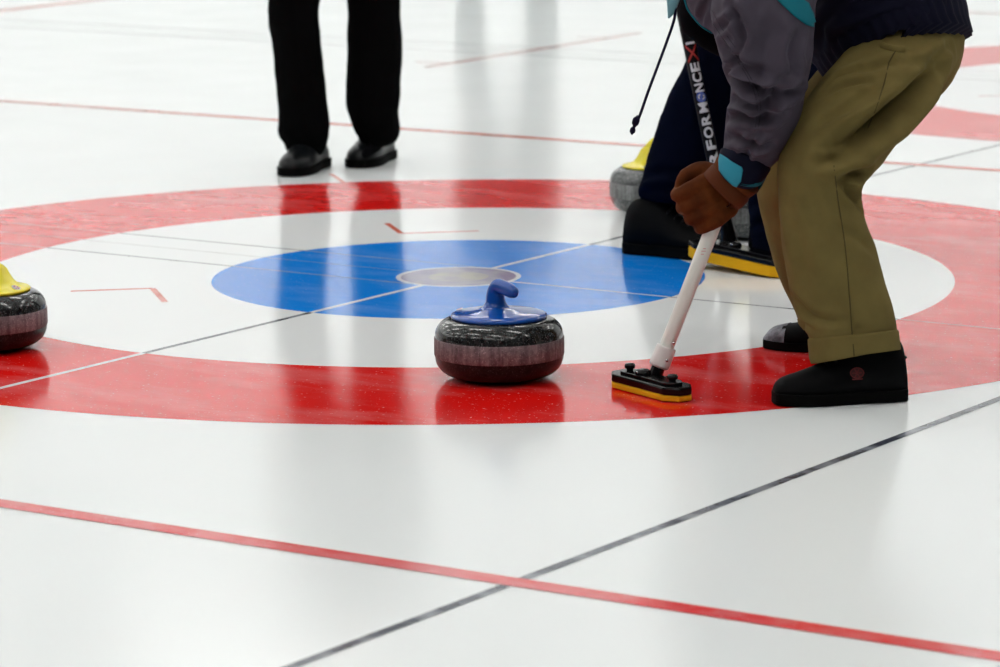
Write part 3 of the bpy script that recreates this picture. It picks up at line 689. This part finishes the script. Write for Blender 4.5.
# worn grey tape over the toe
up, so = shoe_mesh(.285, LOW, [(a, b) for a, b in WID], .015)
keep = [p for p in up.polygons if min(up.vertices[i].co.x for i in p.vertices) > .285 * (.80 + .05 * noise.noise(Vector(p.center) * 45)) and max(up.vertices[i].co.z for i in p.vertices) > .02]
idx = sorted({i for p in keep for i in p.vertices}); mp_ = {i: k for k, i in enumerate(idx)}
cap_ = me_from([up.vertices[i].co + Vector((.0008, 0, 0)) + Vector((0, up.vertices[i].co.y * .03, .0016)) for i in idx], [tuple(mp_[i] for i in p.vertices) for p in keep]); cap_.transform(M2)
obj('toe_tape', cap_, 'grey_tape', s2_)
# glove
gw = JW['wrL']
gl = fuse(fist(gripL, (-RH * .50 + ZU * .86).normalized(), (RH * .86 + ZU * .5), gw, 1.17), .0035, 4)
rumple(gl, 60, .0012)
gloveL = obj('glove', gl, 'leather', W)
ax = (AT(742, 168, 7.1) - gw).normalized()
gax = (AT(748, 160, 7.09) - AT(712, 196, 7.12)).normalized()
obj('glove_cuff', loft([(AT(722, 191, 7.115), .046, .040), (AT(730, 183, 7.11), .049, .044), (AT(738, 174, 7.1), .055, .05)], 28, 4, FH, True, .1), 'leather', gloveL)
obj('strap', loft([(AT(720.5, 192.5, 7.113), .046, .041), (AT(721.5, 191.5, 7.113), .0515, .047), (AT(729.5, 183.5, 7.108), .0525, .049), (AT(730.5, 182.5, 7.108), .049, .044)], 32, 3, FH, False), 'leather_dark', gloveL)
gloveR = obj('glove', fuse(fist(gripR, BD, (RH + FH * .5 + ZU * .3), AT(764, 50, 7.30), 1.0), .005, 3), 'leather', W)
# jacket: trunk, near sleeve, far sleeve
jk = fuse([loft([R_(893, 41, 7.3, 76, .222), R_(882, 14, 7.3, 85, .24), R_(862, -35, 7.31, 84, .215), R_(828, -90, 7.33, 78, .22), R_(795, -138, 7.33, 62, .2), R_(775, -168, 7.33, 36, .1)], 36, 5, None, True, .1)], .007, 4)
folds(jk, [([(940, 14), (905, 25), (868, 40), (835, 48)], .010, .008), ([(900, 8), (860, 22), (830, 30)], .014, .008), ([(935, 6), (900, 16), (880, 30)], .012, .006), ([(850, 8), (825, 30), (820, 60)], .012, .006)])
rumple(jk, 9, .006)
jacket = obj('jacket', jk, 'navy', W); JKW = jk
# ribbed hem band: elastic gathered in vertical flutes
rows = [R_(898.4, 50, 7.3, 72, .21), R_(898, 49, 7.3, 75, .218), R_(893.7, 40, 7.3, 78, .226), R_(889.4, 31, 7.3, 79, .228), R_(887.2, 26.4, 7.3, 78, .224)]
def pull_up(me, amount):                       # the near side of the hem rides up over the hip
    co, no = arrays(me); c0 = np.array(AT(893, 40, 7.3)); fh = np.array(FH); zz = co[:, 2] - c0[2]
    n_ = np.clip(-((co - c0) @ fh) / .22, 0, 1); k_ = np.clip(1 - zz / .35, 0, 1)
    co[:, 2] += amount * n_ * k_; me.vertices.foreach_set('co', co.ravel()); me.update()
hem = loft(rows, 160, 4, None, False)
co, no = arrays(hem)
for i in range(len(co)): co[i] += no[i] * (.0025 * math.cos((i % 160) * math.pi / 2) + .002)
hem.vertices.foreach_set('co', co.ravel()); hem.update(); pull_up(hem, .034); obj('hem_band', hem, 'navy', jacket)
co, no = arrays(jk); jk.transform(Matrix.Translation(rootW)); pull_up(jk, .034); jk.transform(Matrix.Translation(-rootW))
sl = fuse([loft([R_(800, -115, 7.16, 46, .1), R_(785, -60, 7.08, 52, .11), R_(766, -10, 7.02, 52, .112), R_(764, 28, 7.0, 51, .112), R_(768, 62, 7.0, 44, .105), R_(768, 92, 7.02, 36.5, .092), R_(763, 118, 7.05, 35, .082), R_(755, 140, 7.08, 32, .072), R_(748, 155, 7.09, 27, .062), R_(746, 160, 7.095, 25, .058)], 32, 5, None, True, .15)], .0045, 4)
folds(sl, [([(728, 74), (748, 86), (775, 92), (800, 88)], .009, .011), ([(735, 100), (755, 104), (780, 98), (800, 92)], .009, .008), ([(728, 118), (745, 116), (765, 120), (785, 112)], .009, .008),
           ([(722, 140), (740, 138), (758, 146), (772, 142)], .008, .006), ([(740, 48), (744, 38), (738, 22), (730, 5)], .008, .007), ([(742, 50), (735, 62), (728, 70)], .008, .005),
           ([(795, 70), (780, 84), (768, 108), (762, 130)], .012, .007), ([(760, 130), (748, 150), (742, 160)], .008, .004), ([(800, 30), (792, 55), (800, 78)], .012, .005), ([(770, 30), (764, 60), (756, 85)], .016, .004), ([(722, 44), (735, 60), (752, 70), (770, 72)], .010, .006), ([(716, 30), (726, 24), (737, 14)], .009, .005)], 2.3)
rumple(sl, 16, .0035)
sleeve = obj('sleeve', sl, 'sleeve', jacket)
slw = sl.copy(); slw.transform(Matrix.Translation(rootW))
M['sleeve_seam'] = mat('sleeve_seam', (.03, .026, .036), .8, .2)
for pts in ([(708, 12), (716, 28), (730, 48), (742, 62)], [(738, 62), (750, 82), (757, 105), (755, 130)], [(712, 10), (721, 27), (735, 47)], [(742, 64), (754, 84), (760.5, 105), (758, 130)]):
    seam(pts, 'sleeve_seam', .0009, sleeve, slw)
def patch(surf, outline, lift, m, name, parent):
    """a piece of cloth sewn onto a garment: triangulated outline laid on its surface"""
    bm = bmesh.new(); xs = [p[0] for p in outline]; ys = [p[1] for p in outline]
    f = bm.faces.new([bm.verts.new((x, y, 0)) for x, y in outline]); bmesh.ops.triangulate(bm, faces=[f])
    for _ in range(4): bmesh.ops.subdivide_edges(bm, edges=[e for e in bm.edges if e.calc_length() > 2.5], cuts=1, use_grid_fill=True)
    bmesh.ops.triangulate(bm, faces=bm.faces[:])
    bv = BVHTree.FromPolygons([v.co for v in surf.vertices], [p.vertices for p in surf.polygons]); ok = True
    bad = []
    for v in bm.verts:
        d = (AT(v.co.x, v.co.y, 1) - CAM).normalized(); hh = bv.ray_cast(CAM, d)
        if hh[0] is None: bad.append(v)
        else: v.co = hh[0] + hh[1] * lift
    bmesh.ops.delete(bm, geom=bad, context='VERTS')
    bmesh.ops.recalc_face_normals(bm, faces=bm.faces[:])
    me = bpy.data.meshes.new('m'); bm.to_mesh(me); bm.free(); me.polygons.foreach_set('use_smooth', [True] * len(me.polygons))
    so_ = bpy.data.objects.new('t', me); C.objects.link(so_); md = so_.modifiers.new('s', 'SOLIDIFY'); md.thickness = .002; md.offset = 0
    dg = bpy.context.evaluated_depsgraph_get(); me2 = bpy.data.meshes.new_from_object(so_.evaluated_get(dg)); bpy.data.objects.remove(so_)
    if len(me2.polygons): obj(name, me2, m, parent)
patch(slw, [(773, -4), (797, -4), (808, 3), (812, 12), (815, 22), (815.5, 28), (806, 25), (795, 17), (783, 6)], .0015, 'teal', 'shoulder_panel', sleeve)
cb = obj('sleeve_cuff_shade', loft([R_(740.2, 172.5, 7.1, 22.4, .057), R_(740.5, 171.5, 7.1, 24.2, .062), R_(743.2, 165, 7.09, 26, .065), R_(745.6, 159.5, 7.09, 27, .066), R_(746, 158.5, 7.09, 25, .06)], 32, 3, None, False), 'navy', jacket)  # cuff with the shade on its upper part put in as navy cloth
obj('cuff_teal_edge', loft([R_(740.0, 173, 7.1, 23, .058), R_(740.2, 172.3, 7.1, 24.9, .0635), R_(742, 168, 7.095, 25.9, .065), R_(742.2, 167.4, 7.095, 24.5, .062)], 32, 3, None, False), 'dark_teal', jacket)  # the cuff's own teal, showing below the painted shade
cbw = cb.data.copy(); cbw.transform(Matrix.Translation(rootW))
cbj = join(cbw, slw)
patch(cbj, [(721, 154), (726, 157), (733, 162), (742, 167), (743, 170), (741, 181), (737, 186.5), (733, 185), (726, 178), (720, 170), (719.5, 160)], .002, 'teal_tab', 'cuff_tab', jacket)
# far arm and the open jacket front hanging down
fs_ = fuse([loft([R_(796, -112, 7.46, 46, .1), R_(752, -60, 7.46, 46, .1), R_(722, -20, 7.44, 36, .085), R_(717, 0, 7.42, 29, .075), R_(732, 17, 7.39, 25, .065), R_(757, 40, 7.33, 25, .06)], 28, 5)], .006, 4)
folds(fs_, [([(708, 0), (702, 14), (700, 26)], .008, .007)])
rumple(fs_, 16, .003)
fso = obj('sleeve', fs_, 'sleeve', jacket)
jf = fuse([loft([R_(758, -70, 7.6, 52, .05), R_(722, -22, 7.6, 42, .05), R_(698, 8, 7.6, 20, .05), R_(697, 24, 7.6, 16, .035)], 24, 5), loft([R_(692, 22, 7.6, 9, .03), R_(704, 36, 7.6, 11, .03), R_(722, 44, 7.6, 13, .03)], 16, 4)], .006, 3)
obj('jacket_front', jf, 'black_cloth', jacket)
fw = fs_.copy(); fw.transform(Matrix.Translation(rootW))
jfo = jf.copy(); jfo.transform(Matrix.Translation(rootW))
piping = [AT(x, y, 7.39) for x, y in ((683, -6), (687, 8), (693, 17), (701, 26), (712, 33))]
obj('piping', tube(piping, .0019, 8, 4), 'teal', jacket)
flap = loft([(AT(674, -10, 7.43), .020, .006), (AT(672.5, 4, 7.43), .012, .006), (AT(671, 12, 7.43), .008, .004), (AT(669, 17, 7.43), .003, .003)], 16, 4)
M['collar_teal'] = mat('collar_teal', (.16, .36, .42), .7)
obj('collar_flap', flap, 'collar_teal', jacket)
cordp = [AT(x, y, 7.43) for x, y in ((675, 2), (674.5, 18), (667, 41), (657, 68), (648, 92), (640, 115), (635, 126))]
crd = obj('drawcord', tube(cordp, .0031, 10, 6), 'cord', jacket)
obj('cord_toggle', tube([AT(637.5, 117, 7.43), AT(636.5, 119.5, 7.43), AT(635, 124, 7.43), AT(634.5, 125.5, 7.43)], [.004, .0078, .0072, .004], 14), 'cord', crd)
obj('cord_end', tube([AT(634, 127, 7.43), AT(633, 129, 7.43), AT(632.3, 132, 7.43), AT(632, 133.5, 7.43)], [.003, .0058, .0060, .003], 14), 'cord', crd)

# ---------------------------------------------- player in navy trousers behind (faces image right)
heA = Vector(GR(627, 252)); dA = Vector((.99, .07, 0)); heB = Vector(GR(750, 263)); dB = Vector((.95, .3, 0))
JN = {'pelvis': AT(772, -70, 8.85), 'chest': AT(765, -235, 8.85), 'neck': AT(768, -310, 8.85), 'head': AT(776, -362, 8.85), 'face': RH - ZU * .3, 'lat': FH,
      'shL': AT(762, -240, 8.67), 'elL': AT(705, -150, 8.6), 'wrL': AT(668, -50, 8.75), 'shR': AT(762, -240, 9.03), 'elR': AT(715, -160, 9.05), 'wrR': AT(672, -95, 8.88),
      'hipL': AT(768, -60, 8.95), 'knL': AT(720, 80, 8.95), 'anL': AT(668, 220, 8.98), 'hipR': AT(775, -60, 8.75), 'knR': AT(795, 100, 8.7), 'anR': AT(785, 235, 8.72),
      'toeL': dA.normalized(), 'toeR': dB.normalized(), 'handL': [], 'handR': []}
rootN = Vector((.45, .45, 0))
Nv, Nb = person('person in dark navy trousers and black boots standing behind the sweeper', rootN, JN)
tn = fuse([loft([R_(674, 203, 8.98, 35, .085), R_(676, 195, 8.98, 38, .09), R_(686, 160, 8.97, 38, .09), R_(699, 128, 8.96, 41, .095), R_(716, 95, 8.95, 43, .1), R_(737, 60, 8.95, 47, .11), R_(757, 10, 8.95, 50, .115), R_(768, -50, 8.93, 50, .12)], 28, 5, None, True, .15),
           loft([R_(786, 240, 8.72, 36, .085), R_(787, 222, 8.72, 38, .088), R_(788, 190, 8.71, 39, .09), R_(790, 140, 8.7, 40, .095), R_(790, 90, 8.7, 42, .1), R_(782, 20, 8.74, 47, .11), R_(775, -50, 8.76, 48, .12)], 28, 5),
           loft([R_(766, -20, 8.85, 52, .18), R_(772, -80, 8.85, 54, .19), R_(771, -115, 8.85, 50, .17)], 28, 4)], .007, 4)
folds(tn, [([(636, 196), (660, 190), (690, 192)], .012, .012), ([(640, 178), (665, 172), (690, 176)], .012, .008), ([(648, 206), (670, 204), (690, 208)], .01, .008), ([(750, 205), (765, 200), (780, 204)], .01, .01), ([(750, 228), (765, 222), (780, 226)], .01, .01), ([(690, 80), (705, 100), (700, 130)], .014, .006)])
rumple(tn, 14, .004)
obj('trousers', tn, 'navy_trouser', Nv)
BOOT2 = [(0, .07), (.015, .115), (.1, .14), (.25, .145), (.38, .135), (.5, .105), (.65, .08), (.8, .068), (.92, .055), (.98, .042), (1, .03)]
shoe(Nv, heA, dA, .30, BOOT2, 'black_shoe', .024, 1.15)
shoe(Nv, heB, dB, .30, BOOT2, 'black_shoe', .024, 1.15)
jn = fuse([loft([R_(771, -60, 8.85, 58, .2), R_(770, -110, 8.85, 58, .2), R_(766, -180, 8.85, 58, .2), R_(764, -240, 8.85, 58, .23), R_(767, -285, 8.85, 36, .14), R_(768, -308, 8.85, 26, .07)], 28, 4),
           chain((JN['shL'], .085), (JN['elL'], .062), (JN['wrL'] + (JN['elL'] - JN['wrL']) * .15, .045)), chain((JN['shR'], .085), (JN['elR'], .062), (JN['wrR'] + (JN['elR'] - JN['wrR']) * .15, .045))], .009, 4)
rumple(jn, 12, .006); obj('jacket', jn, 'black_cloth', Nv)
for s, pyq in (('L', -50), ('R', -95)):
    gq = Q0 + QD * ((Q1 - Q0).length * (252 - pyq) / 212)
    obj('glove', fuse(fist(gq, QD, (JN['wr' + s] - gq) if (JN['wr' + s] - gq).length > .02 else RH, gq + RH * .075, 1.0) + [chain((gq + RH * .07, .028), (JN['wr' + s], .032), (JN['wr' + s] + (JN['el' + s] - JN['wr' + s]) * .2, .036))], .006, 3), 'black_cloth', Nv)

# ---------------------------------------------- standing figures seen from the front: black trousers, and one beyond the top edge
def stander(label, feet, hdg, legs, tm, sm, ln, root, hand=True):
    """feet: heel points; legs: rings for left and right trouser leg; the rest follows from the hips"""
    (fa, fb) = feet; mid = (fa + fb) / 2; lat = (fb - fa); lat.z = 0; lat.normalize(); f = hdg.normalized()
    base = Vector((mid.x, mid.y, 0)) + f * .08
    J = {'pelvis': base + ZU * .95, 'chest': base + ZU * 1.32, 'neck': base + ZU * 1.50 - f * .01, 'head': base + ZU * 1.64 + f * .02, 'face': f - ZU * .1, 'lat': lat}
    for s, ft, q in (('L', fa, -1), ('R', fb, 1)):
        J['sh' + s] = base + ZU * 1.385 + lat * q * .175; J['el' + s] = base + ZU * 1.13 + lat * q * .26 - f * .03; J['wr' + s] = base + ZU * .90 + lat * q * .27 + f * .05
        J['hip' + s] = base + ZU * .90 + lat * q * .095; lr = legs[0] if s == 'L' else legs[1]; J['kn' + s] = Vector(lr[-1][0]); J['an' + s] = Vector((lr[0][0].x, lr[0][0].y, .09))
        J['toe' + s] = f; J['hand' + s] = open_hand(J['wr' + s], -ZU + f * .2, lat * q)
    t, b = person(label, root, J)
    lg = []
    for s, rr in (('L', legs[0]), ('R', legs[1])):
        rr = list(rr); rr += [(J['kn' + s] * .35 + J['hip' + s] * .65, .088, .098), (J['hip' + s] + ZU * .0, .1, .12)]
        lg.append(loft(rr, 28, 5, f, True, .3))
    lg.append(loft([(base + ZU * .84, .17, .12), (base + ZU * .95, .18, .125), (base + ZU * 1.04, .165, .115)], 28, 4, f))
    tr_ = fuse(lg, .0065, 3); rumple(tr_, 14, .003); to = obj('trousers', tr_, tm, t)
    j = fuse([loft([(base + ZU * .86, .19, .135), (base + ZU * 1.0, .19, .135), (base + ZU * 1.3, .205, .135), (base + ZU * 1.42, .17, .11), (base + ZU * 1.5, .075, .075)], 28, 4, f)] +
             [chain((J['sh' + s], .062), (J['sh' + s] * .6 + J['el' + s] * .4, .062), (J['el' + s], .055), (J['wr' + s] + ZU * .03, .045)) for s in 'LR'], .01, 4)
    rumple(j, 10, .005); obj('jacket', j, 'black_cloth', t)
    return t, J
f1 = Vector(GR(303, 172)); f2 = Vector(GR(371, 163.5)); D1 = 10.66
hdg1 = (-FH * .93 - RH * .30)
def legrow(l): return [R_((a + b) / 2, y, d, (b - a) / 2, dp) for y, a, b, d, dp in l]
la = legrow([(146, 285, 326, 10.72, .07), (136, 283, 329, 10.7, .072), (130, 278, 331, 10.7, .078), (122, 278, 330, 10.7, .078), (100, 277.5, 327, 10.69, .08), (70, 275, 323.5, 10.68, .08), (40, 272, 320.5, 10.67, .082), (3, 268.5, 319, 10.66, .085)])
lb = legrow([(140, 359, 396, 10.83, .07), (130, 355, 400, 10.82, .075), (117, 350, 399, 10.8, .078), (105, 345.5, 400, 10.8, .08), (85, 345.5, 401.5, 10.79, .08), (45, 347, 402, 10.78, .082), (3, 347, 400, 10.77, .085)])
rootS = Vector((-1.55, 1.65, 0))
h1 = f1 - hdg1.normalized() * .16; h2 = f2 - hdg1.normalized() * .15
S, JS = stander('person standing at the back in black trousers and black leather shoes', (h1, h2), hdg1, (la, lb), 'black_trouser', 'black_leather', .27, rootS)
for hh in (h1, h2): shoe(S, hh, hdg1, .285, STAND, 'black_leather', .022, 1.08, True, False)
# the far player whose legs the ice mirrors at the top of the picture
g1 = Vector(GR(470, -12)); g2 = Vector(GR(541, -16)); dd = 17.6
def vleg(gp, hw):
    return [(Vector((gp.x, gp.y, z)), hw, hw) for z in (.08, .2, .4)]
hdg2 = -FH
M['slate_trouser'] = mat('slate_trouser', (.20, .23, .24), .9, .1)
T2, JT = stander('person farthest away in grey trousers, seen only as a faint mirror in ice', (g1, g2), hdg2, (vleg(g1 + hdg2 * .05, .075), vleg(g2 + hdg2 * .05, .085)), 'slate_trouser', 'black_leather', .27, Vector(((g1.x + g2.x) / 2, (g1.y + g2.y) / 2, 0)))
for hh in (g1, g2): shoe(T2, hh, hdg2, .285, LOW, 'black_leather', .022, 1.1, True, False)
for me in list(bpy.data.meshes):
    if me.users == 0: bpy.data.meshes.remove(me)
